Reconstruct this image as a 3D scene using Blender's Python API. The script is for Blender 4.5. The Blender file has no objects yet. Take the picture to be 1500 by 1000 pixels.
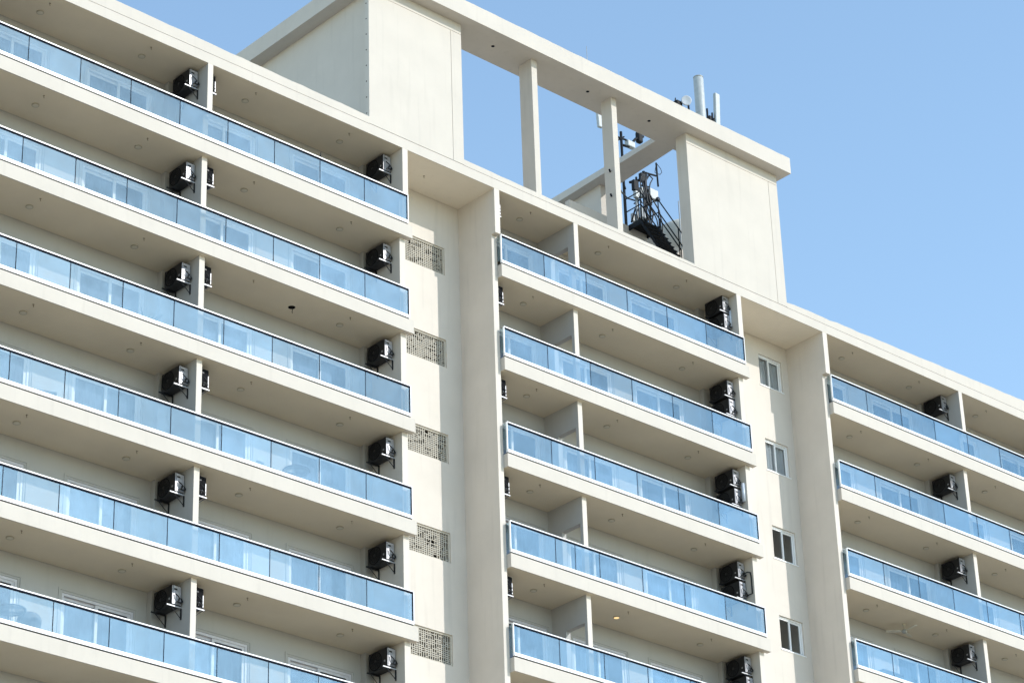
import bpy, math, random
from mathutils import Vector, Matrix
random.seed(7)
S = bpy.context.scene
C = S.collection
GZ = -44.5                                  # ground level; roof soffit is z = 0, facade plane is y = 0
H = 3.1                                     # storey height
PI = math.pi

# ------------------------------------------------------------------ mesh helper
class MB:
    def __init__(s): s.v=[]; s.f=[]; s.sm=[]
    def add(s, vs, fs, smooth=False):
        o=len(s.v); s.v+=[tuple(p) for p in vs]
        for f in fs: s.f.append(tuple(i+o for i in f)); s.sm.append(smooth)
        return s
    def box(s,x0,x1,y0,y1,z0,z1):
        if x0>x1:x0,x1=x1,x0
        if y0>y1:y0,y1=y1,y0
        if z0>z1:z0,z1=z1,z0
        return s.add([(x0,y0,z0),(x1,y0,z0),(x1,y1,z0),(x0,y1,z0),(x0,y0,z1),(x1,y0,z1),(x1,y1,z1),(x0,y1,z1)],
              [(0,3,2,1),(4,5,6,7),(0,1,5,4),(1,2,6,5),(2,3,7,6),(3,0,4,7)])
    def bbox(s,x0,x1,y0,y1,z0,z1,b=.02):     # box with chamfered vertical + horizontal edges
        import itertools
        c=((x0+x1)/2,(y0+y1)/2,(z0+z1)/2); h=(abs(x1-x0)/2,abs(y1-y0)/2,abs(z1-z0)/2)
        import bmesh
        bm=bmesh.new(); bmesh.ops.create_cube(bm,size=2)
        for v in bm.verts: v.co=Vector((v.co.x*h[0],v.co.y*h[1],v.co.z*h[2]))
        bmesh.ops.bevel(bm,geom=bm.edges[:],offset=b,segments=2,affect='EDGES',profile=.5)
        bm.verts.index_update()
        s.add([tuple(v.co+Vector(c)) for v in bm.verts],[tuple(v.index for v in f.verts) for f in bm.faces]); bm.free()
        return s
    def tube(s,pts,r,n=8,closed=False,cap=True):
        pts=[Vector(p) for p in pts]; m=len(pts); rs=r if isinstance(r,(list,tuple)) else [r]*m
        vs=[];fs=[]; prev=None
        for i,p in enumerate(pts):
            a=pts[i-1] if (i>0 or closed) else p; b=pts[(i+1)%m] if (i<m-1 or closed) else p
            t=(b-a)
            if t.length<1e-9: t=Vector((0,0,1))
            t.normalize()
            if prev is None:
                up=Vector((0,0,1)) if abs(t.z)<.9 else Vector((1,0,0)); u=t.cross(up).normalized()
            else:
                u=(prev-t*prev.dot(t)); u=u.normalized() if u.length>1e-6 else t.orthogonal().normalized()
            prev=u; w=t.cross(u)
            for k in range(n):
                an=2*PI*k/n; vs.append(p+(u*math.cos(an)+w*math.sin(an))*rs[i])
        for i in range(m if closed else m-1):
            for k in range(n):
                a=i*n+k;b=i*n+(k+1)%n;j=(i+1)%m; fs.append((a,b,j*n+(k+1)%n,j*n+k))
        s.add(vs,fs,True)
        if cap and not closed:
            o=len(s.v)-len(vs)
            s.f.append(tuple(o+k for k in range(n))[::-1]); s.sm.append(False)
            s.f.append(tuple(o+(m-1)*n+k for k in range(n))); s.sm.append(False)
        return s
    def lathe(s,prof,c=(0,0,0),n=24,axis='z'):   # prof: (radius, height)
        vs=[];fs=[]
        for r,h in prof:
            for k in range(n):
                a=2*PI*k/n; x,y=r*math.cos(a),r*math.sin(a)
                p={'z':(x,y,h),'x':(h,x,y),'y':(x,h,y)}[axis]; vs.append((p[0]+c[0],p[1]+c[1],p[2]+c[2]))
        for i in range(len(prof)-1):
            for k in range(n): fs.append((i*n+k,i*n+(k+1)%n,(i+1)*n+(k+1)%n,(i+1)*n+k))
        return s.add(vs,fs,True)
    def mesh(s,name,mat):
        me=bpy.data.meshes.new(name); me.from_pydata(s.v,[],s.f); me.update()
        for p,q in zip(me.polygons,s.sm): p.use_smooth=q
        me.materials.append(mat); return me
    def build(s,name,mat,parent=None,loc=None):
        return put(name,s.mesh(name,mat),parent,loc)

def put(name,me,parent=None,loc=None):
    o=bpy.data.objects.new(name,me); C.objects.link(o)
    if loc: o.location=loc
    if parent is not None:
        o.parent=parent
    return o
def tag(o,label=None,cat=None,group=None,kind=None):
    if label:o['label']=label
    if cat:o['category']=cat
    if group:o['group']=group
    if kind:o['kind']=kind
    return o
def empty(name,loc,label,cat,group=None):
    o=bpy.data.objects.new(name,None); C.objects.link(o); o.location=loc; o.empty_display_size=.2
    return tag(o,label,cat,group)
def dup(root,loc,label,rot=None):
    r=root.copy(); C.objects.link(r); r.location=loc; r['label']=label
    if rot is not None: r.rotation_euler=(0,0,rot)
    for ch in list(root.children):
        c=ch.copy(); C.objects.link(c); c.parent=r
        for g in ch.children:
            d=g.copy(); C.objects.link(d); d.parent=c
    return r

# ------------------------------------------------------------------ materials
def nt(name):
    m=bpy.data.materials.new(name); m.use_nodes=True; n=m.node_tree; n.nodes.clear()
    out=n.nodes.new('ShaderNodeOutputMaterial'); return m,n,out
def paint(name,col,rough=.85,var=.06,streak=.10,bump=.12,scale=1.0):
    m,n,out=nt(name); N=n.nodes.new; L=n.links.new
    b=N('ShaderNodeBsdfPrincipled'); b.inputs['Roughness'].default_value=rough; b.inputs['Specular IOR Level'].default_value=.25
    tc=N('ShaderNodeTexCoord')
    n1=N('ShaderNodeTexNoise'); n1.inputs['Scale'].default_value=.9*scale; n1.inputs['Detail'].default_value=7; n1.inputs['Roughness'].default_value=.62
    L(tc.outputs['Object'],n1.inputs['Vector'])
    mp=N('ShaderNodeMapping'); mp.inputs['Scale'].default_value=(5*scale,5*scale,.35*scale); L(tc.outputs['Object'],mp.inputs['Vector'])
    n2=N('ShaderNodeTexNoise'); n2.inputs['Scale'].default_value=1.0; n2.inputs['Detail'].default_value=5; L(mp.outputs[0],n2.inputs['Vector'])
    r1=N('ShaderNodeMapRange'); r1.inputs[1].default_value=.3; r1.inputs[2].default_value=.7; r1.inputs[3].default_value=1-var; r1.inputs[4].default_value=1+var*.4; L(n1.outputs[0],r1.inputs[0])
    r2=N('ShaderNodeMapRange'); r2.inputs[1].default_value=.56; r2.inputs[2].default_value=.78; r2.inputs[3].default_value=1; r2.inputs[4].default_value=1-streak; L(n2.outputs[0],r2.inputs[0])
    mu=N('ShaderNodeMath'); mu.operation='MULTIPLY'; L(r1.outputs[0],mu.inputs[0]); L(r2.outputs[0],mu.inputs[1])
    mx=N('ShaderNodeVectorMath'); mx.operation='SCALE'; mx.inputs[0].default_value=col; L(mu.outputs[0],mx.inputs['Scale'])
    L(mx.outputs[0],b.inputs['Base Color'])
    n3=N('ShaderNodeTexNoise'); n3.inputs['Scale'].default_value=45*scale; n3.inputs['Detail'].default_value=4; L(tc.outputs['Object'],n3.inputs['Vector'])
    bp=N('ShaderNodeBump'); bp.inputs['Strength'].default_value=bump; bp.inputs['Distance'].default_value=.01; L(n3.outputs[0],bp.inputs['Height']); L(bp.outputs[0],b.inputs['Normal'])
    L(b.outputs[0],out.inputs[0]); return m
def plain(name,col,rough=.5,metal=0,var=.08,scale=8,spec=.5,emit=None):
    m,n,out=nt(name); N=n.nodes.new; L=n.links.new
    b=N('ShaderNodeBsdfPrincipled'); b.inputs['Roughness'].default_value=rough; b.inputs['Metallic'].default_value=metal; b.inputs['Specular IOR Level'].default_value=spec
    tc=N('ShaderNodeTexCoord'); n1=N('ShaderNodeTexNoise'); n1.inputs['Scale'].default_value=scale; n1.inputs['Detail'].default_value=5; L(tc.outputs['Object'],n1.inputs['Vector'])
    r1=N('ShaderNodeMapRange'); r1.inputs[1].default_value=.3; r1.inputs[2].default_value=.7; r1.inputs[3].default_value=1-var; r1.inputs[4].default_value=1+var; L(n1.outputs[0],r1.inputs[0])
    mx=N('ShaderNodeVectorMath'); mx.operation='SCALE'; mx.inputs[0].default_value=col; L(r1.outputs[0],mx.inputs['Scale']); L(mx.outputs[0],b.inputs['Base Color'])
    if emit: b.inputs['Emission Color'].default_value=(*emit[0],1); b.inputs['Emission Strength'].default_value=emit[1]
    L(b.outputs[0],out.inputs[0]); return m
def glass(name,tint,fac,refl,rough=0.0,wob=.0):
    m,n,out=nt(name); N=n.nodes.new; L=n.links.new
    t=N('ShaderNodeBsdfTransparent'); t.inputs[0].default_value=(*tint,1)
    g=N('ShaderNodeBsdfGlossy'); g.inputs['Roughness'].default_value=rough; g.inputs['Color'].default_value=(*refl,1)
    lf=N('ShaderNodeLayerWeight'); lf.inputs[0].default_value=.5; lw=N('ShaderNodeMath'); lw.operation='POWER'; lw.inputs[1].default_value=4.5; L(lf.outputs['Facing'],lw.inputs[0])
    oi=N('ShaderNodeObjectInfo'); tcs=N('ShaderNodeTexCoord'); sm=N('ShaderNodeTexNoise'); sm.inputs['Scale'].default_value=1.7; sm.inputs['Detail'].default_value=6; sm.inputs['Roughness'].default_value=.7; L(tcs.outputs['Object'],sm.inputs['Vector'])
    va=N('ShaderNodeMapRange'); va.inputs[3].default_value=fac*.78; va.inputs[4].default_value=fac*1.22; L(oi.outputs['Random'],va.inputs[0])
    vb=N('ShaderNodeMapRange'); vb.inputs[1].default_value=.35; vb.inputs[2].default_value=.75; vb.inputs[3].default_value=.9; vb.inputs[4].default_value=1.25; L(sm.outputs[0],vb.inputs[0])
    vm=N('ShaderNodeMath'); vm.operation='MULTIPLY'; L(va.outputs[0],vm.inputs[0]); L(vb.outputs[0],vm.inputs[1])
    ad=N('ShaderNodeMath'); ad.operation='ADD'; ad.use_clamp=True; L(vm.outputs[0],ad.inputs[1]); L(lw.outputs[0],ad.inputs[0])
    if wob>0:
        tc=N('ShaderNodeTexCoord'); nz=N('ShaderNodeTexNoise'); nz.inputs['Scale'].default_value=.8; nz.inputs['Detail'].default_value=1; L(tc.outputs['Object'],nz.inputs['Vector'])
        bp=N('ShaderNodeBump'); bp.inputs['Strength'].default_value=wob; bp.inputs['Distance'].default_value=.02; L(nz.outputs[0],bp.inputs['Height']); L(bp.outputs[0],g.inputs['Normal'])
    mx=N('ShaderNodeMixShader'); L(ad.outputs[0],mx.inputs[0]); L(t.outputs[0],mx.inputs[1]); L(g.outputs[0],mx.inputs[2]); L(mx.outputs[0],out.inputs[0])
    return m
def sheer(name,col):
    m,n,out=nt(name); N=n.nodes.new; L=n.links.new
    d=N('ShaderNodeBsdfDiffuse'); d.inputs[0].default_value=(*col,1); t=N('ShaderNodeBsdfTranslucent'); t.inputs[0].default_value=(*col,1)
    mx=N('ShaderNodeMixShader'); mx.inputs[0].default_value=.35; L(d.outputs[0],mx.inputs[1]); L(t.outputs[0],mx.inputs[2]); L(mx.outputs[0],out.inputs[0]); return m

CREAM=paint('cream_paint',(.565,.519,.466),var=.055,streak=.08)
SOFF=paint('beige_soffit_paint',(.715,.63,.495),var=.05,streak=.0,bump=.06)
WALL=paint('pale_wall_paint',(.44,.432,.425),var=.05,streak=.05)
RECESS=paint('recess_wall_paint',(.77,.70,.595),var=.05,streak=.06)
LIME=paint('paler_cream_paint',(.63,.578,.52),var=.06,streak=.09)  # paler cream for end walls, recess walls and partition edges
ALU=plain('white_aluminium',(.83,.84,.86),.35,0,.03)
FRAME=plain('pale_grey_frame',(.60,.59,.63),.45,0,.04)
WFRAME=plain('white_window_frame',(.80,.81,.82),.4,0,.03)
GASK=plain('black_gasket_and_gap_shade',(.012,.014,.022),.9,spec=.05)
GROOVE=plain('groove_shadow_filler',(.16,.14,.12),.9)
RAILGLASS=glass('blue_railing_glass',(.80,.80,.775),.24,(.53,.74,.86),0.0,.0)
DOORGLASS=glass('door_glass',(.55,.62,.68),.05,(.95,.97,1))
WINGLASS=glass('window_glass',(.90,.92,.93),.05,(.95,.97,1))
CURT=sheer('sheer_curtain',(.72,.74,.76))
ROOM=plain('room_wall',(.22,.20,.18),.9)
ACB=plain('charcoal_plastic',(.014,.015,.018),.42,0,.2,5,.4)
ACF=plain('black_fan_mesh',(.010,.010,.012),.85,spec=.08)
PLATE=plain('silver_plate',(.40,.40,.43),.36,.3,.22,9)
PIPE=plain('black_pipe_foam',(.012,.012,.013),.8)
BRK=plain('galvanised_bracket',(.46,.46,.48),.45,.3)
WPIPE=plain('white_plastic_pipe',(.55,.60,.68),.4)
LAMPR=plain('lamp_rim',(.40,.36,.27),.5); LAMPD=plain('lamp_diffuser',(.62,.57,.46),.5)
LAMPLIT=plain('lit_lamp_diffuser',(.8,.7,.45),.5,emit=((1.0,.66,.28),.55))
STEEL=plain('dark_steel',(.012,.013,.015),.6,.0,spec=.15); GREYM=plain('grey_equipment',(.34,.36,.36),.5,.1); LGREY=plain('light_grey_radome',(.38,.41,.42),.5)
CABLE=plain('black_cable',(.01,.01,.012),.6); DISHW=plain('white_dish',(.50,.53,.58),.5)
LATT=plain('lattice_cream',(.50,.465,.40),.7); VOID=plain('dark_void',(.008,.008,.008),.95,spec=.02)
RATTAN=plain('grey_furniture',(.16,.18,.20),.6); TABLEG=plain('dark_table_rim',(.08,.09,.10),.4); LEAF=plain('plant_leaf',(.05,.11,.04),.5); POT=plain('clay_pot',(.30,.16,.10),.7)
FANW=plain('white_fan_blade',(.60,.57,.48),.4)
TANK=paint('tank_render',(.62,.57,.48))

# ------------------------------------------------------------------ ground
def ground_mat():
    m,n,out=nt('dry_ground'); N=n.nodes.new; L=n.links.new
    b=N('ShaderNodeBsdfPrincipled'); b.inputs['Roughness'].default_value=.95
    tc=N('ShaderNodeTexCoord'); a=N('ShaderNodeTexNoise'); a.inputs['Scale'].default_value=.08; a.inputs['Detail'].default_value=8; L(tc.outputs['Object'],a.inputs['Vector'])
    cr=N('ShaderNodeValToRGB'); cr.color_ramp.elements[0].position=.35; cr.color_ramp.elements[0].color=(.37,.31,.215,1); cr.color_ramp.elements[1].position=.7; cr.color_ramp.elements[1].color=(.52,.44,.325,1)
    L(a.outputs[0],cr.inputs[0]); L(cr.outputs[0],b.inputs['Base Color']); L(b.outputs[0],out.inputs[0]); return m
g=MB(); g.add([(-2500,-2500,GZ),(2500,-2500,GZ),(2500,2500,GZ),(-2500,2500,GZ)],[(0,1,2,3)])
tag(g.build('ground',ground_mat()),kind='structure')

# ------------------------------------------------------------------ the building
B=empty('apartment_building',(0,0,0),'cream high-rise apartment building with long glass-railed balconies and a rooftop frame','building')
NR=7                                         # storeys built in full
YB=1.65                                      # front of the back wall of balconies and recesses
sof=lambda r: 0.0 if r==0 else -2.93-H*(r-1) # soffit height of storey r
flo=lambda r: -2.52-H*r                      # floor height of storey r
BLK=[('left',-6.1,15.33,14.99),('middle',18.79,29.40,29.06),('right',33.385,54.4,54.2)]

# slabs (floor of storey r = soffit of storey r+1)
for nm,x0,x1,xw in BLK:
    for r in range(NR+1):
        zt=flo(r); zb=sof(r+1)
        m=MB()
        m.box(x0,x1,0,.18,zb,zt-.0)
        m.box(x0,xw,.18,5.0,zb,zt)
        m.build('balcony_slab',CREAM if False else CREAM,B)
        # painted soffit sheet under the slab, set back from the edge
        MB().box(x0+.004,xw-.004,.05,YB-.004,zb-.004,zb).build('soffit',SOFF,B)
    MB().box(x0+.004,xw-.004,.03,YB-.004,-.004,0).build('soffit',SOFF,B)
for x0,x1 in ((15.19,18.58),(29.26,33.17)):
    MB().box(x0,x1,.03,YB-.004,-.004,0).build('soffit',RECESS,B)

# roof edge: fascia with a joint groove and an uneven parapet above it
def parapet(x0,x1,za,zb_):
    m=MB(); n=int((x1-x0)/.35); rnd=random.Random(int(x0*10)+3)
    m.box(x0,x1,0.03,5.0,.3,.34)            # recess behind the groove
    vs=[];fs=[]
    for i in range(n+1):
        x=x0+(x1-x0)*i/n; zt=za+(zb_-za)*i/n+rnd.uniform(-.012,.010)
        if rnd.random()<.06: zt-=.03
        vs+=[(x,0,.335),(x,0,zt),(x,.25,zt+rnd.uniform(-.01,.01)),(x,.25,.335)]
    for i in range(n):
        a=4*i;b=a+4
        fs+=[(a,b,b+1,a+1),(a+1,b+1,b+2,a+2),(a+2,b+2,b+3,a+3),(a+3,b+3,b,a)]
    fs+=[(0,1,2,3),(4*n+3,4*n+2,4*n+1,4*n)]
    m.add(vs,fs)
    return m
MB().box(-6.1,54.4,0,5.0,0,.32).build('roof_slab',CREAM,B)
for x0,x1,a,b in ((-6.1,13.75,.86,.585),(13.75,17.4,.40,.40),(17.4,27.18,.53,.44),(27.18,31.5,.40,.40),(31.5,54.4,.55,1.00)):
    if a==.40: MB().box(x0,x1,.012,.25,.32,.345).build('parapet',CREAM,B)
    else: parapet(x0,x1,a,b).build('parapet',CREAM,B)

# end walls beside the recesses, tall from roof to ground
def endwall(x0,x1,up):
    m=MB(); m.box(x0,x1,.003,.18,-1.52,0) if up else None
    m.box(x0,x1,.18,5.0,GZ,0); return m
endwall(14.99,15.19,True).build('end_wall',LIME,B)
endwall(29.06,29.26,True).build('end_wall',LIME,B)
endwall(18.58,18.786,True).build('end_wall',LIME,B)
endwall(33.17,33.38,True).build('end_wall',LIME,B)
MB().box(-6.3,-6.1,.0,5.0,GZ,0).build('end_wall',CREAM,B)
MB().box(54.4,54.6,.0,5.0,GZ,0).build('end_wall',CREAM,B)

# partitions between flats
def partition(x,r,openp=False,wall_right=False):
    w=.10; x0,x1=x-w,x+w-.025; zt=sof(r); zb=flo(r); m=MB()
    yf=.20                                   # the front edge is a separate thin cap, paler than the sides
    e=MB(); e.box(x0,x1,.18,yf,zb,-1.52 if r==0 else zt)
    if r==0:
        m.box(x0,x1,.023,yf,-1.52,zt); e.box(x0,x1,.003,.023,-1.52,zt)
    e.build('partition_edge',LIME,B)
    if openp:
        zl=zt-(.73 if r==0 else .84)
        m.box(x0,x1,yf,.30,zb,zt); m.box(x0,x1,.30,1.08,zl,zt); m.box(x0,x1,1.08,5.0,zb,zt)
    else:
        m.box(x0,x1,yf,5.0,zb,zt)
        m.box(x0-.30,x0,1.46,YB,zb,zt)        # pilaster in the back corner
    return m
for r in range(NR):
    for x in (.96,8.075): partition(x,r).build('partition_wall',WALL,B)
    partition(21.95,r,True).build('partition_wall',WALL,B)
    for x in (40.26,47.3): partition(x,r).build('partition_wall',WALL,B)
    [MB().box(x,x+.30,1.46,YB,flo(r),sof(r)).build('corner_pilaster',WALL,B) for x in (14.69,28.76)]

# flats: back wall with door openings
DW=2.15
CELLS=[(-6.1,.86,[-5.3,-1.9]),(1.035,7.675,[1.69,5.13]),(8.15,14.69,[8.74,12.22]),
       (18.786,21.85,[19.5]),(22.025,28.76,[22.68,25.85]),
       (33.38,39.86,[33.98,37.42]),(40.335,46.9,[40.93,44.4]),(47.375,54.4,[48.0,51.5])]
def frame_mesh():                            # sliding door, origin at lower left front corner of opening
    m=MB(); h=2.04; f=.07
    m.box(0,DW,.02,.16,h-f,h); m.box(0,f,.02,.16,0,h-f); m.box(DW-f,DW,.02,.16,0,h-f); m.box(f,DW-f,.02,.16,0,.05)
    s=.085; mid=DW/2
    for a,b,y in ((f,mid+.05,.095),(mid-.05,DW-f,.045)):
        m.box(a,a+s,y,y+.035,.05,h-f); m.box(b-s,b,y,y+.035,.05,h-f)
        m.box(a+s,b-s,y,y+.035,h-f-s+.01,h-f); m.box(a+s,b-s,y,y+.035,.05,.05+s)
    return m
FM=frame_mesh().mesh('sliding_door',FRAME)
def pane_mesh(a,b,y,z0,z1,mat,name='pane'): return MB().box(a,b,y,y+.008,z0,z1).mesh(name,mat)
PM=[pane_mesh(.155,1.04,.108,.135,1.895,DOORGLASS),pane_mesh(1.11,1.995,.058,.135,1.895,DOORGLASS)]
def trim_mesh():                             # thin shadow-gap moulding around the opening
    m=MB(); h=2.04; t=.05; g=.06
    m.box(-g-t,DW+g+t,-.018,0,h+g,h+g+t); m.box(-g-t,-g,-.018,0,0,h+g); m.box(DW+g,DW+g+t,-.018,0,0,h+g)
    return m
TM=trim_mesh().mesh('architrave',WALL)
def curtain_mesh(w,h,seed):
    rnd=random.Random(seed); m=MB(); n=int(w/.025); vs=[];fs=[]; ph=rnd.uniform(0,6)
    for i in range(n+1):
        x=w*i/n; y=.045*math.sin(x*34+ph+1.3*math.sin(x*5+ph))+.012*math.sin(x*91)
        vs+=[(x,y,.02),(x,y*.8,h*.6),(x,y*.6,h)]
    for i in range(n):
        a=3*i; fs+=[(a,a+3,a+4,a+1),(a+1,a+4,a+5,a+2)]
    return m.add(vs,fs,True)
CUR=[curtain_mesh(w,1.97,k).mesh('curtain',CURT) for k,w in enumerate((.55,.85,1.2,1.6,2.05))]
rc=random.Random(21)
for r in range(NR):
    zf,zs=flo(r),sof(r)
    for x0,x1,ds in CELLS:
        m=MB(); xs=x0
        for d in ds:
            m.box(xs,d,YB,YB+.2,zf,zs); m.box(d,d+DW,YB,YB+.2,zf+2.04,zs); xs=d+DW
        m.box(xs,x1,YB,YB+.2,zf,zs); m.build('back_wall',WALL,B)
        for d in ds:
            fo=put('sliding_door',FM,B,(d,YB,zf))
            put('pane',PM[0],fo); put('pane',PM[1],fo); put('architrave',TM,fo)
            q=rc.random()
            if r>=3: ks=rc.choice([(4,),(3,),(2,),(4,),(1,0)])
            else: ks=rc.choice([(2,),(1,),(3,),(0,1),(4,)])
            if len(ks)==1:
                w=(.55,.85,1.2,1.6,2.05)[ks[0]]; put('curtain',CUR[ks[0]],fo,(.05 if rc.random()<.6 else DW-w-.05,.30,0))
            else:
                put('curtain',CUR[ks[0]],fo,(.05,.30,0)); put('curtain',CUR[ks[1]],fo,(DW-.05-(.55,.85,1.2,1.6,2.05)[ks[1]],.30,0))
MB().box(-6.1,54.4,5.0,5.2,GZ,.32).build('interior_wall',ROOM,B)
m=MB()
for nm,x0,x1,xw in BLK:
    m.box(x0,xw,.18,5.0,GZ,flo(NR)-.41-.6); 
m.build('lower_storeys',CREAM,B)

# recess walls with lattice vents (first recess) and windows (second recess)
def holed(x0,x1,hx0,hx1,zs):                 # zs: list of (top,bottom) holes from the top down
    m=MB(); top=0
    for a,b in zs:
        m.box(x0,x1,YB,YB+.25,a,top); m.box(x0,hx0,YB,YB+.25,b,a); m.box(hx1,x1,YB,YB+.25,b,a); top=b
    m.box(x0,x1,YB,YB+.25,GZ,top); return m
LZ=[(-1.57-H*k,-2.50-H*k) for k in range(7)]
holed(15.19,18.58,16.45,18.0,LZ).build('recess_wall',LIME,B)
WZ=[(-.60-H*k,-1.74-H*k) for k in range(7)]
holed(29.26,33.17,31.76,32.86,WZ).build('recess_wall',LIME,B)
def lattice(seed):
    rnd=random.Random(seed); m=MB(); w=1.55; h=.93; t=.05
    m.box(0,w,.04,.13,h-t,h); m.box(0,w,.04,.13,0,t); m.box(0,t,.04,.13,t,h-t); m.box(w-t,w,.04,.13,t,h-t)
    nx,nz=18,14; cw=(w-2*t)/nx; ch=(h-2*t)/nz; b=.0098
    for i in range(1,nx):
        x=t+cw*i; j=0
        while j<nz:
            k=min(nz,j+rnd.choice((1,2,3,3,4)))
            if rnd.random()<.97: m.box(x-b,x+b,.062,.10,t+ch*j,t+ch*k)
            j=k
    for j in range(1,nz):
        z=t+ch*j; i=0
        while i<nx:
            k=min(nx,i+rnd.choice((1,1,2,3)))
            if rnd.random()<.80: m.box(t+cw*i,t+cw*k,.068,.106,z-b,z+b)
            i=k
    return m
for k,(a,b) in enumerate(LZ):
    lo=lattice(k).build('lattice_vent',LATT,B,(16.45,YB,b))
    MB().box(.0,1.55,.20,.22,0,.93).build('vent_backing',VOID,lo)
def win_mesh():
    m=MB(); w=1.10; h=1.14; f=.05
    m.box(0,w,.06,.17,h-f,h); m.box(0,w,.06,.17,0,f); m.box(0,f,.06,.17,f,h-f); m.box(w-f,w,.06,.17,f,h-f)
    m.box(.49,.56,.07,.12,f,h-f); m.box(f,.49,.08,.115,h-f-.04,h-f); m.box(.56,w-f,.10,.135,h-f-.06,h-f); m.box(w-f-.05,w-f,.10,.135,f,h-f-.06)
    m.box(f,.49,.08,.115,f,f+.035); m.box(.56,w-f,.10,.135,f,f+.035)
    m.box(-.03,w+.03,-.02,.06,-.035,-.001)
    return m
WM=win_mesh().mesh('window',WFRAME)
WP=[pane_mesh(.05,.49,.095,.085,1.05,WINGLASS),pane_mesh(.56,1.0,.115,.085,1.03,WINGLASS)]
WC=curtain_mesh(.98,1.1,77).mesh('curtain',CURT)
for k,(a,b) in enumerate(WZ):
    wo=put('window',WM,B,(31.76,YB,b)); put('pane',WP[0],wo); put('pane',WP[1],wo)
    if k in (0,1): put('curtain',WC,wo,(.06,.19,0))
    elif k==3: put('curtain',CUR[0],wo,(.30,.9,-.4))

# glass railings
def railing(x0,x1,r,joints,closeL,closeR):
    zb=-2.50-H*r; m=MB()
    m.box(x0,x1,-.012,.06,zb+.018,zb+.113)                        # base channel
    rail=m.build('glass_railing',ALU,B)
    edges=[x0+.0]+joints+[x1-.0]
    for a,b in zip(edges[:-1],edges[1:]):
        MB().box(a+.012,b-.012,.012,.026,zb+.113,zb+.911).build('pane',RAILGLASS,rail)
    k=MB()
    k.box(x0+.02,x1-.02,-.008,.035,zb+.911,zb+.953)            # dark seal under the handrail
    for j in joints: k.box(j-.0065,j+.0065,.008,.030,zb+.115,zb+.911)
    k.box(x0,x1-.002,.022,.055,zb-.019,zb+.017)               # black strip standing in for shade in the gap over the fascia
    if closeR: k.box(x1-.045,x1-.015,.006,.032,zb+.115,zb+.911)
    k.build('gasket_and_gap_shade',GASK,rail)
    h=MB(); h.box(x0-.002,x1+.004,-.012,.052,zb+.953,zb+.985)
    if closeR: h.box(x1-.012,x1+.010,-.006,.045,zb+.114,zb+.9529)
    if closeL: h.box(x0-.012,x0+.011,-.006,.045,zb+.114,zb+.9529)
    h.build('handrail',ALU,rail)
    if closeL:
        MB().box(x0-.002,x0+.010,.046,.176,zb+.113,zb+.944).build('pane',RAILGLASS,rail)
    if closeR:
        MB().box(x1-.010,x1+.002,.046,.176,zb+.113,zb+.944).build('pane',RAILGLASS,rail)
for r in range(NR):
    railing(-6.05,15.175,r,[15.175-1.6175*k for k in range(12,0,-1)],False,True)
    jm=[18.8+1.743*k for k in range(1,6)]
    if r==3: jm=sorted(jm+[21.32])
    railing(18.80,29.257,r,jm,True,True)
    railing(33.40,54.3,r,[33.40+1.742*k for k in range(1,12)],True,False)

# small sprinkler-like hooks under the slabs
def hook():
    m=MB(); m.tube([(0,0,0),(0,0,-.05),(.012,0,-.075)],.010,6); m.lathe([(.0,-.004),(.028,-.004),(.028,-.001)],n=10); return m.mesh('ceiling_hook',plain('bronze_hook',(.27,.225,.165),.6))
HK=hook()
LX={'left':[3.05,6.36,9.92,13.35],'middle':[20.42,23.73,27.2],'right':[35.1,38.56,42.14]}
for r in range(0,6):
    for w in LX:
        for x in LX[w]: put('ceiling_hook',HK,B,(x-.02+random.uniform(-.04,.04),.37,sof(r)-.006))
put('ceiling_hook',HK,B,(16.5,.8,-.006))

# ---- rooftop frame
CT,CB=5.965,5.365
def towerfront(m,x0,x1,gx,gz,gl):            # front skin with a thin joint groove
    z0=.352
    m.box(x0,x1,.014,.18,z0,CB)
    a=gl if gl else x0
    m.box(a+(.009 if gl else 0),gx-.009,0,.014,z0,gz-.009)
    m.box(gx+.009,x1,0,.014,z0,gz-.009)
    m.box(x0,x1,0,.014,gz+.009,CB)
    if gl: m.box(x0,gl-.009,0,.014,z0,gz-.009)
m=MB(); towerfront(m,13.75,17.4,16.98,4.99,None); m.box(14.1,17.4,.18,7.0,.345,CB); m.build('tower_block',CREAM,B)
m=MB(); towerfront(m,27.18,31.5,31.07,4.99,None); m.box(27.18,31.5,.18,.47,.345,CB); m.build('wing_wall',CREAM,B)
m=MB()
for k in range(9): m.lathe([(0,-.006),(.022,-.006),(.022,0)],(13.75,.12,.75+k*.55),8,'x')
m.build('bolt_row',STEEL,B)
for x in (20.33,23.79): MB().box(x,x+.225,.004,.57 if x<22 else .47,.352,CB).build('column',CREAM,B)
m=MB(); n=60; vs=[];fs=[]; rnd=random.Random(5)
for i in range(n+1):
    x=13.65+(31.785-13.65)*i/n; dz=0 if i in(0,n) else rnd.uniform(-.012,.006)
    vs+=[(x,-.43,CB),(x,-.43,CT+dz),(x,1.0,CT),(x,1.0,CB)]
for i in range(n):
    a=4*i;b=a+4; fs+=[(a,b,b+1,a+1),(a+1,b+1,b+2,a+2),(a+2,b+2,b+3,a+3),(a+3,b+3,b,a)]
fs+=[(0,1,2,3),(4*n+3,4*n+2,4*n+1,4*n)]
m.add(vs,fs); m.build('roof_beam',CREAM,B)
MB().box(13.65,17.55,1.0,8.5,CB,CT).build('roof_cap',CREAM,B)
m=MB(); y0,y1=1.0,8.0
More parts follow.
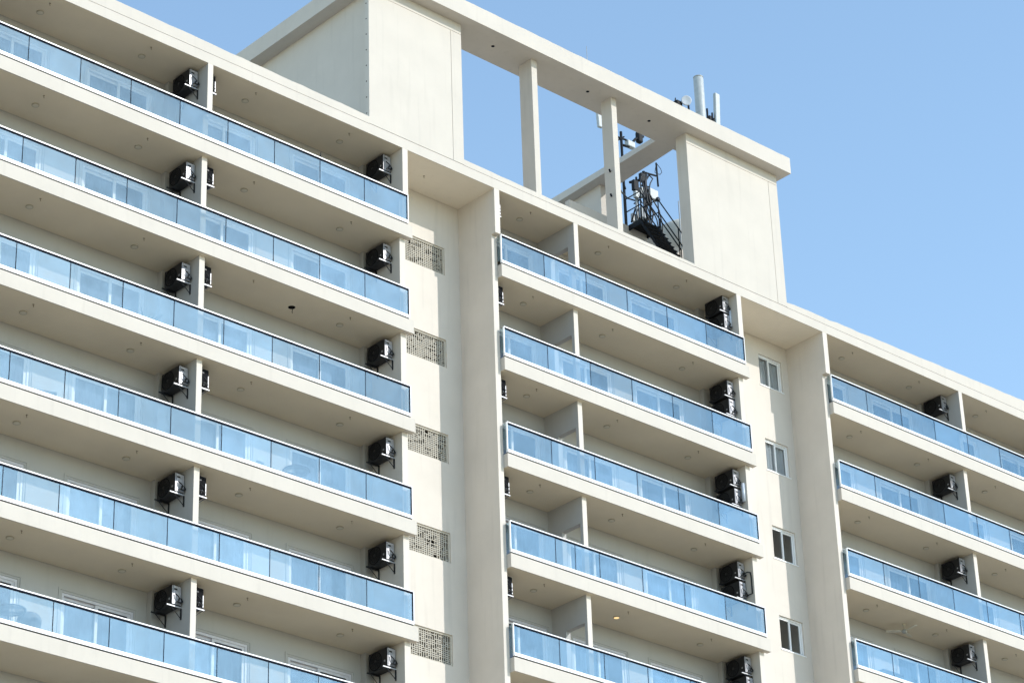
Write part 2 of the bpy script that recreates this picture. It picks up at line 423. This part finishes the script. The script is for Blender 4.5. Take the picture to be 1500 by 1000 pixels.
m.add([(26.78,y0,CB),(27.60,y0,CB),(28.05,y1,CB),(27.05,y1,CB),(26.78,y0,5.55),(27.60,y0,5.55),(28.05,y1,5.68),(27.05,y1,5.68)],
      [(0,3,2,1),(4,5,6,7),(0,1,5,4),(1,2,6,5),(2,3,7,6),(3,0,4,7)])
m.build('side_beam',CREAM,B)
MB().add([(27.28,4.15,.3),(27.55,4.15,.3),(27.8,8,.3),(27.4,8,.3),(27.28,4.15,CB),(27.55,4.15,CB),(27.8,8,CB),(27.4,8,CB)],[(0,3,2,1),(4,5,6,7),(0,1,5,4),(1,2,6,5),(2,3,7,6),(3,0,4,7)]).build('rear_wall',CREAM,B)
m=MB(); m.box(25.0,33.5,3.35,3.55,.32,3.55); m.box(25.0,33.5,3.55,9,.32,3.3); m.build('machine_room',CREAM,B)
for x in (18.95,23.0,25.75): MB().lathe([(0,0),(.055,0),(.055,-.006),(.040,-.012),(0,-.012)],(x,.25,CB-.001),12).build('drain_spout',GASK,B)
m=MB(); m.tube([(23.77,.2,1.75),(23.70,.16,1.80)],.03,8); m.tube([(23.77,.2,2.65),(23.70,.16,2.70)],.03,8); m.build('pipe_stub',GASK,B)
put('whip_rod',MB().tube([(22.9,.1,CT-.02),(22.9,.1,CT+1.0)],.010,6).mesh('lightning_rod',GREYM),B).name='lightning_rod'

# ------------------------------------------------------------------ air conditioners
def make_ac(sign,name_label,pipe_kind=0):
    """sign -1: hangs on the left face of a wall, +1: on the right face. Origin: wall face, unit centre in y, bracket height."""
    s=sign; root=empty('air_conditioner',(0,0,0),name_label,'air conditioner','outdoor units hanging on balcony walls')
    D=.315 if s<0 else .345; a,b=s*.02,s*D; y0,y1=-.39,.39; z0,z1=.035,.595
    MB().bbox(min(a,b),max(a,b),y0,y1,z0,z1,.018).build('casing',ACB,root)
    g=MB(); cx=s*(D+.003); cy,cz=.09,.315
    for rr in (.235,.195,.155,.115,.075): g.tube([(cx,cy+rr*math.cos(t*PI/14),cz+rr*math.sin(t*PI/14)) for t in range(28)],.005,5,True)
    for k in range(12):
        t=k*PI/6; g.tube([(cx,cy+.04*math.cos(t),cz+.04*math.sin(t)),(cx,cy+.245*math.cos(t),cz+.245*math.sin(t))],.004,4)
    g.tube([(cx,cy+.248*math.cos(t*PI/16),cz+.248*math.sin(t*PI/16)) for t in range(32)],.012,6,True)
    fo=g.build('fan_guard',ACF,root)
    h=MB(); h.lathe([(0,s*(D+.011)),(.045,s*(D+.009)),(.05,s*(D+.001))],(0,cy,cz),14,'x'); h.build('fan_hub',ACB,fo)
    MB().box(s*(D+.001),s*(D+.006),-.315,-.265,.20,.25).build('badge',PLATE,root)
    pl=MB(); xa,xb=sorted((s*.035,s*(D-.01))); yp=y0-.012
    pl.box(xa,xb,yp,y0-.001,.07,.565); pp=pl.build('service_panel',PLATE if s<0 else ACF,root)
    if s>0: MB().box(D-.035,D-.012,yp-.012,yp-.0005,.07,.40).build('edge_trim',BRK,root)
    q=MB(); q.box(xa+.05,xa+.15,yp-.003,yp-.0005,.45,.50); q.box(xa+.02,xa+.03,yp-.006,yp-.0005,.09,.54)
    q.build('grip_slot',ACB,pp)
    t=MB(); xm=(xa+xb)/2
    t.tube([(xm+.02,yp,.17),(xm+.02,yp-.06,.17),(xm+.06,yp-.09,.20),(xm-.02,yp-.08,.27),(xm-.06,yp-.03,.34)],.016,7)
    t.tube([(xm-.02,yp,.12),(xm-.01,yp-.06,.12),(xm+.08,yp-.08,.10),(s*.05+.03 if s<0 else .05,yp-.04,.16),(s*.012,yp+.02,.26)],.022,7)
    t.tube([(xm+.05,yp,.23),(xm+.07,yp-.05,.23),(xm+.02,yp-.075,.14)],.013,6)
    t.build('pipe',PIPE,root)
    v=MB(); v.lathe([(0,-.05),(.02,-.05),(.02,0)],(xm+.02,yp,.17),10,'y'); v.lathe([(0,-.05),(.02,-.05),(.02,0)],(xm-.01,yp,.115),10,'y'); v.build('valve',PLATE,root)
    for yy in (-.40,.26):
        k=MB(); e=s*(.46 if s<0 else .375)
        k.box(min(0,e),max(0,e),yy,yy+.035,0,.030)
        k.build('bracket',BRK if yy<0 else ACB,root)
        l=MB(); l.box(min(0,s*.03),max(0,s*.03),yy,yy+.035,-.30,-.001); l.tube([(s*.02,yy+.017,-.27),(s*.33,yy+.017,-.005)],.011,6); l.build('strut',ACB,root)
    return root
ORD=['top','second','third','fourth','fifth','sixth','seventh']
protoL=make_ac(-1,'x'); protoR=make_ac(1,'x'); used={-1:False,1:False}
def ac(s,x,y,z,label):
    p=protoL if s<0 else protoR
    if not used[s]:
        used[s]=True; p.location=(x,y,z); p['label']=label; return p
    return dup(p,(x,y,z),label)
bz=lambda r: sof(r)-(.665 if r==0 else .735)
rj=random.Random(4)
for r in range(6):
    ac(-1,7.972,(.84,.88,.92,.93,.94,.95)[r]+rj.uniform(-.02,.02),bz(r)+rj.uniform(-.02,.02),f'black outdoor unit on the left face of the left wing mid divider, {ORD[r]} balcony down')
    ac(-1,14.988,.90+rj.uniform(-.02,.04),bz(r)+rj.uniform(-.02,.02),f'black outdoor unit on the right end wall of the left wing, {ORD[r]} balcony down')
    ac(1,8.153,.75,bz(r)+.02,f'black outdoor unit half hidden behind the left wing mid divider, {ORD[r]} balcony down')
for r in range(5):
    ac(1,18.788,.75,bz(r)+.02,f'black outdoor unit edge beside the left end pillar of the middle wing, {ORD[r]} balcony down')
    zz=sof(r)-(.60 if r==0 else .70)
    yy=(.74,.80,.84,.92,.92)[r]
    ac(-1,29.058,yy,zz,f'upper black outdoor unit of the stacked pair, {ORD[r]} balcony of the middle wing')
    ac(-1,29.058,yy-.02,zz-.66,f'lower black outdoor unit of the stacked pair, {ORD[r]} balcony of the middle wing')
    w=MB()
    if r in (0,2):
        w.tube([(29.02,.30,zz+.10),(29.02,.30,zz-.52)],.035 if r==0 else .06,10); o=w.build('drain_pipe',WPIPE)
        tag(o,f'{"thin white" if r==0 else "thick blue-grey"} vertical pipe beside the stacked units, {ORD[r]} balcony of the middle wing','pipe')
    elif r==3:
        w.tube([(28.86,.45,zz+.15),(28.98,.34,zz+.22),(29.03,.28,zz+.20),(29.035,.26,zz+.05),(29.035,.26,zz-.5),(28.95,.4,zz-.55)],.022,8); o=w.build('hose',PIPE)
        tag(o,'black hose looping down the wall between the stacked units on the fourth middle balcony','hose')
for r in range(4):
    ac(-1,40.158,.94,bz(r)+.03,f'black outdoor unit on the divider of the right wing, {ORD[r]} balcony down')
ac(1,1.037,.80,bz(0)+.02,'black outdoor unit at the top left corner of the photo, beside the first left-wing divider')

# ------------------------------------------------------------------ ceiling lamps
def make_lamp():
    root=empty('ceiling_lamp',(0,0,0),'x','lamp','round lamps under the balcony slabs')
    MB().lathe([(.100,0),(.102,-.024),(.094,-.030),(.082,-.028)],n=24).build('rim',LAMPR,root)
    MB().lathe([(.082,-.027),(.05,-.030),(0,-.031)],n=24).build('diffuser',LAMPD,root)
    return root
lp=make_lamp(); first=True
POSN={'left':['far left','second from left','third from left','fourth from left'],'middle':['left','middle','right'],'right':['left','middle','right']}
for w in LX:
    for i,x in enumerate(LX[w]):
        for r in range(6):
            if w=='left' and r==2 and i==2: continue
            if w=='right' and r>3: continue
            z=sof(r)-.0045; X=x+(0 if r==0 else (.0 if i%2 else .02)); 
            lab=f'unlit round {POSN[w][i]} lamp under the {ORD[r]} balcony ceiling of the {w} wing'
            if w=='middle' and r==4 and i==1: lab='lit yellow round lamp glowing under the fifth ceiling of the middle wing'
            if first: lp.location=(X,.88,z); lp['label']=lab; o=lp; first=False
            else: o=dup(lp,(X,.88,z),lab)
            if lab.startswith('lit'):
                for ch in o.children:
                    if ch.name.startswith('diffuser'): ch.data=ch.data.copy(); ch.data.materials[0]=LAMPLIT
root=empty('lamp_hole',(11.68,.93,sof(2)-.0045),'open black lamp hole with a dangling wire under the third ceiling of the left wing','hole')
MB().lathe([(0,-.004),(.10,-.004),(.105,0)],n=20).build('opening',VOID,root)
MB().tube([(0,0,-.004),(.03,0,-.06),(.02,.01,-.13),(.035,.0,-.17)],.009,6).build('wire',CABLE,root)

# ------------------------------------------------------------------ ceiling fan
root=empty('ceiling_fan',(37.05,.95,sof(3)-.0045),'white three-bladed ceiling fan under the fourth balcony ceiling of the right wing','fan')
MB().lathe([(.0,0),(.07,0),(.05,-.05),(.016,-.06),(.016,-.20),(0,-.20)],n=16).build('stem',FANW,root)
MB().lathe([(0,-.19),(.08,-.20),(.10,-.24),(.07,-.29),(.03,-.31),(0,-.31)],n=18).build('motor',GREYM,root)
for k in range(3):
    t=math.radians(20+120*k); m=MB(); u=Vector((math.cos(t),math.sin(t),0)); v=Vector((-math.sin(t),math.cos(t),0)); zz=Vector((0,0,1))
    pts=[]
    for d,wd in ((.10,.03),(.2,.06),(.4,.07),(.6,.055)):
        for sg in (-1,1): pts+=[u*d+v*wd*sg+zz*(-.235+.012*sg),u*d+v*wd*sg+zz*(-.243+.012*sg)]
    fs=[]
    for i in range(3):
        a=4*i;b=a+4; fs+=[(a,b,b+2,a+2),(a+1,a+3,b+3,b+1),(a,a+1,b+1,b),(a+2,b+2,b+3,a+3)]
    fs+=[(0,2,3,1),(12,13,15,14)]
    m.add(pts,fs); m.build('blade',FANW,root)

# ------------------------------------------------------------------ balcony furniture seen through the glass
def make_chair():
    root=empty('tub_chair',(0,0,0),'x','chair','chairs on the balconies')
    MB().lathe([(0,.40),(.23,.40),(.26,.43),(.23,.46),(0,.465)],n=20).build('seat',RATTAN,root)
    m=MB(); vs=[];fs=[]; n=18
    for i in range(n+1):
        t=math.radians(-20+220*i/n); k=math.sin(PI*i/n); zt=.56+.22*k
        for rr,z in ((.27,.42),(.29+.03*k,zt),(.265+.03*k,zt),(.245,.42)): vs.append((rr*math.cos(t),rr*math.sin(t),z))
    for i in range(n):
        a=4*i;b=a+4
        for j in range(4): fs.append((a+j,b+j,b+(j+1)%4,a+(j+1)%4))
    fs+=[(0,1,2,3),(4*n+3,4*n+2,4*n+1,4*n)]
    m.add(vs,fs,True); m.build('backrest',RATTAN,root)
    for k in range(4):
        t=PI/4+k*PI/2; MB().tube([(.17*math.cos(t),.17*math.sin(t),.41),(.23*math.cos(t),.23*math.sin(t),0)],.014,7).build('leg',RATTAN,root)
    return root
def make_table():
    root=empty('round_table',(0,0,0),'x','table','tables on the balconies')
    MB().tube([(.36*math.cos(t*PI/20),.36*math.sin(t*PI/20),.73) for t in range(40)],.022,8,True).build('rim',TABLEG,root)
    MB().lathe([(0,.735),(.345,.735),(.345,.727),(0,.727)],n=40).build('tabletop',RAILGLASS,root)
    for k in range(4):
        t=PI/4+k*PI/2; MB().tube([(.33*math.cos(t),.33*math.sin(t),.72),(.20*math.cos(t),.20*math.sin(t),.35),(.28*math.cos(t),.28*math.sin(t),0)],.013,7).build('leg',TABLEG,root)
    return root
chs=[(10.75,.72,3,.2,'grey tub chair left of the round table, fourth balcony of the left wing'),
     (3.75,.72,3,-.3,'grey tub chair alone behind glass near the left edge, fourth balcony of the left wing'),
     (3.72,.85,5,2.6,'grey tub chair right of the round table, sixth balcony of the left wing'),
     (24.5,.75,2,.1,'left grey tub chair of two on the third balcony of the middle wing'),
     (26.4,.75,2,-.2,'right grey tub chair of two on the third balcony of the middle wing')]
ch=make_chair()
for i,(x,y,r,a,l) in enumerate(chs):
    if i==0: ch.location=(x,y,flo(r)+.002); ch.rotation_euler=(0,0,a); ch['label']=l
    else: dup(ch,(x,y,flo(r)+.002),l,a)
tb=make_table(); tb.location=(11.72,.72,flo(3)+.002); tb['label']='round glass table right of a tub chair, fourth balcony of the left wing'
dup(tb,(3.08,.68,flo(5)+.002),'round glass table left of a tub chair, sixth balcony of the left wing',.3)
# potted plant, fold-up pole
root=empty('potted_plant',(11.85,1.15,flo(0)+.002),'leafy potted plant beside a door on the top balcony of the left wing','plant')
MB().lathe([(0,0),(.13,0),(.17,.30),(.15,.30),(.14,.27),(0,.27)],n=18).build('pot',POT,root)
m=MB(); rp=random.Random(9)
for k in range(26):
    a=rp.uniform(0,2*PI); el=rp.uniform(.5,1.45); L=rp.uniform(.45,.95); d=Vector((math.cos(a)*math.cos(el),math.sin(a)*math.cos(el),math.sin(el)))
    sd=d.cross(Vector((0,0,1))).normalized()*rp.uniform(.025,.045); p0=Vector((0,0,.27)); p1=p0+d*L*.55; p2=p0+d*L-Vector((0,0,.10*L))
    m.add([p0,p1-sd,p1+sd,p2],[(0,1,2),(1,3,2)])
m.build('foliage',LEAF,root)
m=MB(); m.tube([(12.05,.14,flo(0)+.003),(12.03,.12,-1.50),(12.025,.115,-1.40)],[.012,.012,.03],8); m.tube([(12.025,.115,-1.40),(12.05,.12,-1.24)],[.03,.006],8)
tag(m.build('parasol_pole',CABLE),'dark furled pole tip rising above the handrail on the top balcony of the left wing','pole')
root=empty('low_bench',(35.75,.72,flo(3)+.002),'dark low bench behind the glass near the left end, fourth balcony of the right wing','bench')
MB().bbox(-.5,.5,-.22,.22,.54,.60,.02).build('seat',TABLEG,root)
for x in (-.44,.44):
    for y in (-.17,.17): MB().tube([(x,y,0),(x,y,.545)],.02,7).build('leg',TABLEG,root)
dup(bpy.data.objects['potted_plant'],(6.80,.95,flo(2)+.002),'leafy potted plant beside the air conditioner, third balcony of the left wing',1.3)
# ------------------------------------------------------------------ rooftop equipment
root=empty('panel_antenna',(28.48,.45,CT),'thick grey cylindrical antenna standing on the rooftop frame beam','antenna','antennas on the rooftop frame')
MB().lathe([(0,.25),(.165,.25),(.17,.27),(.17,2.26),(.155,2.29),(0,2.29)],n=28).build('radome',LGREY,root)
MB().lathe([(0,2.285),(.172,2.285),(.172,2.315),(0,2.32)],n=28).build('end_cap',GREYM,root)
MB().tube([(0,0,0),(0,0,.27)],.04,10).build('post',STEEL,root)
root=empty('panel_antenna',(29.22,.45,CT),'slim pale antenna leaning right of the thick one on the rooftop frame beam','antenna','antennas on the rooftop frame')
m=MB(); m.bbox(-.11,.11,-.05,.08,.35,2.02,.03); o=m.build('radome',LGREY,root); o.rotation_euler=(0,math.radians(3.5),0)
m=MB(); m.tube([(-.36,.05,0),(-.36,.05,1.25)],.035,9); m.tube([(-.12,.07,.2),(-.10,.07,1.2)],.03,8); m.build('post',STEEL,root)
m=MB(); m.tube([(-.36,.05,.95),(-.28,.03,.90),(-.20,.0,.70),(-.10,.03,.88),(-.06,.04,.98)],.03,8); m.bbox(-.34,-.24,-.03,.09,.80,.98,.02); m.bbox(-.22,-.13,-.04,.08,.68,.84,.02); m.build('bracket',STEEL,root)
root=empty('dish_antenna',(27.78,.45,CT),'small round white dish antenna left of the thick antenna on the rooftop beam','antenna')
d=MB(); d.lathe([(0,-.012),(.10,-.018),(.150,-.03),(.172,-.03),(.175,.0),(.17,.03),(.10,.07),(0,.09)],n=24,axis='y'); o=d.build('dish',DISHW,root); o.location=(-.05,-.08,1.05); o.rotation_euler=(math.radians(12),0,math.radians(-34))
m=MB(); m.tube([(.18,.05,0),(.18,.05,1.02)],.035,9); m.build('post',STEEL,root)
m=MB(); m.bbox(-.36,-.10,.05,.28,.70,1.05,.03); m.tube([(-.1,.15,.80),(.18,.08,.70)],.03,8); m.tube([(-.30,.2,1.05),(-.27,.2,1.2)],.02,6); m.build('mount',STEEL,root)

root=empty('antenna_mast',(29.79,4.5,2.9),'dark mast of poles, radio boxes and looping cables behind the rooftop frame','antenna mast')
def rel(*pts): return [(a-29.79,b-4.5,c-2.9) for a,b,c in pts]
m=MB(); m.tube(rel((29.79,4.5,2.9),(29.79,4.5,7.0)),.055,10); m.build('pole',STEEL,root)
m=MB(); m.tube(rel((29.30,4.45,2.9),(29.30,4.45,6.35)),.045,9); m.build('pole',GREYM,root)
m=MB(); m.tube(rel((29.62,4.7,2.9),(29.62,4.7,6.8)),.04,9); m.build('pole',STEEL,root)
m=MB(); m.tube(rel((29.80,4.5,6.97),(30.40,4.5,7.06)),.035,8); m.tube(rel((30.45,4.5,7.6),(30.48,4.5,6.66)),.032,8); m.tube(rel((29.6,4.5,6.38),(30.02,4.5,6.46)),.032,8)
m.tube(rel((29.23,4.5,5.50),(29.56,4.5,5.80)),.025,7); m.tube(rel((29.05,4.5,4.70),(29.28,4.5,5.32)),.03,7); m.tube(rel((29.3,4.5,5.0),(29.8,4.5,5.05)),.03,7); m.tube(rel((29.3,4.5,5.9),(29.8,4.5,5.95)),.03,7)
m.tube(rel((28.77,4.5,6.10),(28.83,4.5,5.92)),.045,8); m.tube(rel((29.09,4.5,6.3),(29.6,4.6,6.6),(29.95,4.5,7.0)),.05,8); m.build('arm',STEEL,root)
m=MB(); m.tube(rel((30.46,4.5,7.6),(30.66,4.5,7.45),(30.71,4.5,7.32),(30.62,4.5,7.20),(30.46,4.5,7.16),(30.36,4.5,7.18),(30.40,4.5,7.35),(30.46,4.5,7.6)),.012,6); m.build('loop_antenna',STEEL,root)
def rbox(x0,x1,z0,z1,mat,y0=4.32,y1=4.46):
    m=MB(); m.bbox(x0-29.79,x1-29.79,y0-4.5,y1-4.5,z0-2.9,z1-2.9,.02); m.build('radio_unit',mat,root)
rbox(29.88,30.28,5.92,6.32,GREYM); rbox(29.10,29.34,5.95,6.36,STEEL); rbox(29.16,29.36,5.68,5.94,GREYM); rbox(29.42,29.64,4.98,5.40,LGREY); rbox(29.48,29.70,6.45,6.78,STEEL); rbox(29.14,29.34,4.80,5.12,GREYM,4.5,4.62)
rbox(29.62,29.95,5.62,6.02,STEEL); rbox(29.42,29.58,5.80,6.18,GREYM)
m=MB(); m.lathe([(0,-.07),(.085,-.06),(.09,0),(0,.02)],(30.22-29.79,-.17,5.95-2.9),14,'y'); m.build('lens',ACB,root)
for pts,rr in (([(28.5,4.5,5.98),(28.65,4.5,5.74),(28.92,4.5,5.60),(29.28,4.5,5.64),(29.59,4.5,6.04),(29.65,4.5,6.3)],.028),
  ([(29.68,4.35,6.5),(29.78,4.33,6.12),(29.95,4.3,5.85),(30.24,4.3,5.52),(30.36,4.3,5.0),(30.3,4.3,4.2)],.024),
  ([(29.92,4.4,6.82),(29.74,4.36,6.56),(29.72,4.36,6.22),(29.87,4.36,6.0),(29.9,4.4,5.2),(29.7,4.4,4.3)],.034),
  ([(29.85,4.4,6.9),(29.62,4.3,6.4),(29.68,4.3,5.7),(29.95,4.3,5.3),(29.75,4.3,4.6),(29.85,4.3,3.6)],.03),
  ([(29.5,4.36,6.7),(29.58,4.3,6.0),(29.5,4.3,5.4),(29.72,4.3,4.9),(29.6,4.3,4.0)],.03),
  ([(29.9,4.4,6.9),(30.02,4.3,6.7),(29.86,4.28,6.45),(29.74,4.28,6.0),(29.86,4.3,5.5),(30.1,4.3,5.1),(30.2,4.3,4.5)],.022),
  ([(29.6,4.3,6.7),(29.42,4.28,6.55),(29.36,4.28,6.2),(29.55,4.28,5.7),(29.62,4.3,5.0)],.022),
  ([(29.3,4.36,5.3),(29.12,4.3,5.0),(29.2,4.3,4.7),(29.5,4.3,4.6),(29.7,4.3,4.4)],.02),
  ([(29.2,4.36,6.0),(29.42,4.3,5.5),(29.64,4.3,5.55),(29.8,4.3,5.1)],.022)):
    MB().tube(rel(*pts),rr,7).build('cable',CABLE,root)
# second mast: only its top shows over the side beam
root=empty('antenna_mast',(31.35,7.0,2.9),'thin antenna top with a crossbar seen over the rooftop side beam','antenna mast')
def rel2(*pts): return [(a-31.35,b-7.0,c-2.9) for a,b,c in pts]
MB().tube(rel2((31.35,7,2.9),(31.35,7,10.45)),.05,8).build('pole',STEEL,root)
m=MB(); m.tube(rel2((31.15,7,10.15),(31.6,7,10.2)),.04,7); m.tube(rel2((31.2,7,10.05),(31.5,7,10.3)),.03,7); m.tube(rel2((31.35,7,9.9),(31.7,7,9.95),(32.1,7,10.45),(32.5,7,10.7)),.05,7); m.build('arm',STEEL,root)
m=MB(); m.bbox(.25,.62,-.1,.1,7.05,7.30,.03); m.build('radio_unit',LGREY,root)
m=MB(); m.bbox(.82,1.05,-.1,.1,7.45,7.9,.05); m.build('radio_unit',STEEL,root)
root=empty('panel_antenna',(28.70,5.2,CB+.15),'pale slanted antenna foot showing left of the second rooftop column','antenna','antennas on the rooftop frame')
m=MB(); m.bbox(-.10,.10,-.06,.06,3.1,3.9,.03); o=m.build('radome',LGREY,root); o.rotation_euler=(0,math.radians(-4),0)
MB().tube([(.30,.05,-2.2),(.30,.05,3.3),(.02,.04,3.4)],.035,8).build('post',STEEL,root)

# steel stair up to the machine room
root=empty('steel_stair',(28.15,1.0,.32),'black steel stair with handrails leading up behind the rooftop parapet','stair')
X0,X1=-.42,.42; yb,yt=.05,1.75; zb,zt=.0,3.0
for x in (X0,X1):
    m=MB(); m.add([(x-.02,yb,zb-.0),(x+.02,yb,zb),(x+.02,yt,zt),(x-.02,yt,zt),(x-.02,yb,zb+.15),(x+.02,yb,zb+.15),(x+.02,yt,zt+.15),(x-.02,yt,zt+.15)],[(0,3,2,1),(4,5,6,7),(0,1,5,4),(1,2,6,5),(2,3,7,6),(3,0,4,7)])
    m.box(x-.02,x+.02,yt,yt+.7,zt+.05,zt+.25); m.build('stringer',STEEL,root)
m=MB()
for k in range(14):
    t=(k+.5)/14; y=yb+(yt-yb)*t; z=zb+.12+(zt-zb)*t; m.box(X0+.021,X1-.021,y-.10,y+.10,z-.015,z+.015)
m.build('tread',STEEL,root)['kind']='stuff'
m=MB(); m.box(X0+.021,X1-.021,yt+.02,yt+.7,zt+.19,zt+.23); m.build('landing',STEEL,root)
for x in (X0,X1):
    m=MB()
    for hh in (.55,1.05):
        m.tube([(x,yb,zb+.25+hh),(x,yt,zt+.25+hh),(x,yt+.68,zt+.25+hh)],.022,7)
    for y in (yb,(yb+yt)/2,yt,yt+.68):
        z=zb+(zt-zb)*min(1,(y-yb)/(yt-yb)); m.tube([(x,y,z+.2),(x,y,z+.25+1.05)],.020,7)
    m.build('handrail',STEEL,root)
# water tank on the machine room
root=empty('water_tank',(32.0,4.8,3.302),'round beige rendered water tank beside the rooftop stair','tank')
MB().lathe([(0,0),(1.15,0),(1.15,1.95),(1.05,2.15),(.8,2.32),(.4,2.42),(0,2.46)],n=40).build('drum',TANK,root)
MB().tube([(-1.02,-.75,0),(-1.02,-.75,2.75)],.022,7).build('pipe',GREYM,root)

# ------------------------------------------------------------------ light
d=Vector((.60,-1.0,.69)); d.normalize()
el=math.asin(d.z); rot=math.atan2(d.x,d.y)
W=bpy.data.worlds.new('World'); S.world=W; W.use_nodes=True
wn=W.node_tree; bg=wn.nodes['Background']; sk=wn.nodes.new('ShaderNodeTexSky'); sk.sky_type='NISHITA'; sk.sun_disc=False
sk.sun_elevation=el; sk.sun_rotation=rot; sk.altitude=50; sk.air_density=1.0; sk.dust_density=.15; sk.ozone_density=1.0
mu=wn.nodes.new('ShaderNodeMix'); mu.data_type='RGBA'; mu.blend_type='MULTIPLY'; mu.inputs[0].default_value=1; mu.inputs[7].default_value=(1.20,1.23,1.14,1)
wn.links.new(sk.outputs[0],mu.inputs[6]); wn.links.new(mu.outputs[2],bg.inputs[0]); bg.inputs[1].default_value=.15
sl=bpy.data.lights.new('sun','SUN'); sl.energy=2.0; sl.angle=math.radians(.53); sl.color=(1,.965,.91)
so=bpy.data.objects.new('sun',sl); C.objects.link(so); so.rotation_euler=d.to_track_quat('Z','Y').to_euler(); so.location=(40,-60,40)

# ------------------------------------------------------------------ camera
r=Vector((.7307,-.6812,-.0336)); 
yaw,pit,rol=math.radians(42.99598046),math.radians(27.74286239),math.radians(-1.92865953)
f=Vector((math.sin(yaw)*math.cos(pit),math.cos(yaw)*math.cos(pit),math.sin(pit))); r0=Vector((math.cos(yaw),-math.sin(yaw),0)); u0=r0.cross(f)
r=math.cos(rol)*r0+math.sin(rol)*u0; u=-math.sin(rol)*r0+math.cos(rol)*u0
cd=bpy.data.cameras.new('camera'); cd.sensor_width=36; cd.sensor_fit='HORIZONTAL'; cd.lens=36*4077.8/1500; cd.clip_start=.5; cd.clip_end=6000
co=bpy.data.objects.new('camera',cd); C.objects.link(co)
co.matrix_world=Matrix(((r.x,u.x,-f.x,-30.033),(r.y,u.y,-f.y,-52.7005),(r.z,u.z,-f.z,-42.924),(0,0,0,1)))
S.camera=co
S.render.engine='CYCLES'
S.cycles.max_bounces=10; S.cycles.diffuse_bounces=5; S.cycles.transparent_max_bounces=24; S.cycles.caustics_reflective=False; S.cycles.caustics_refractive=False
S.view_settings.view_transform='Standard'; S.view_settings.look='None'; S.view_settings.exposure=.85; S.view_settings.gamma=1
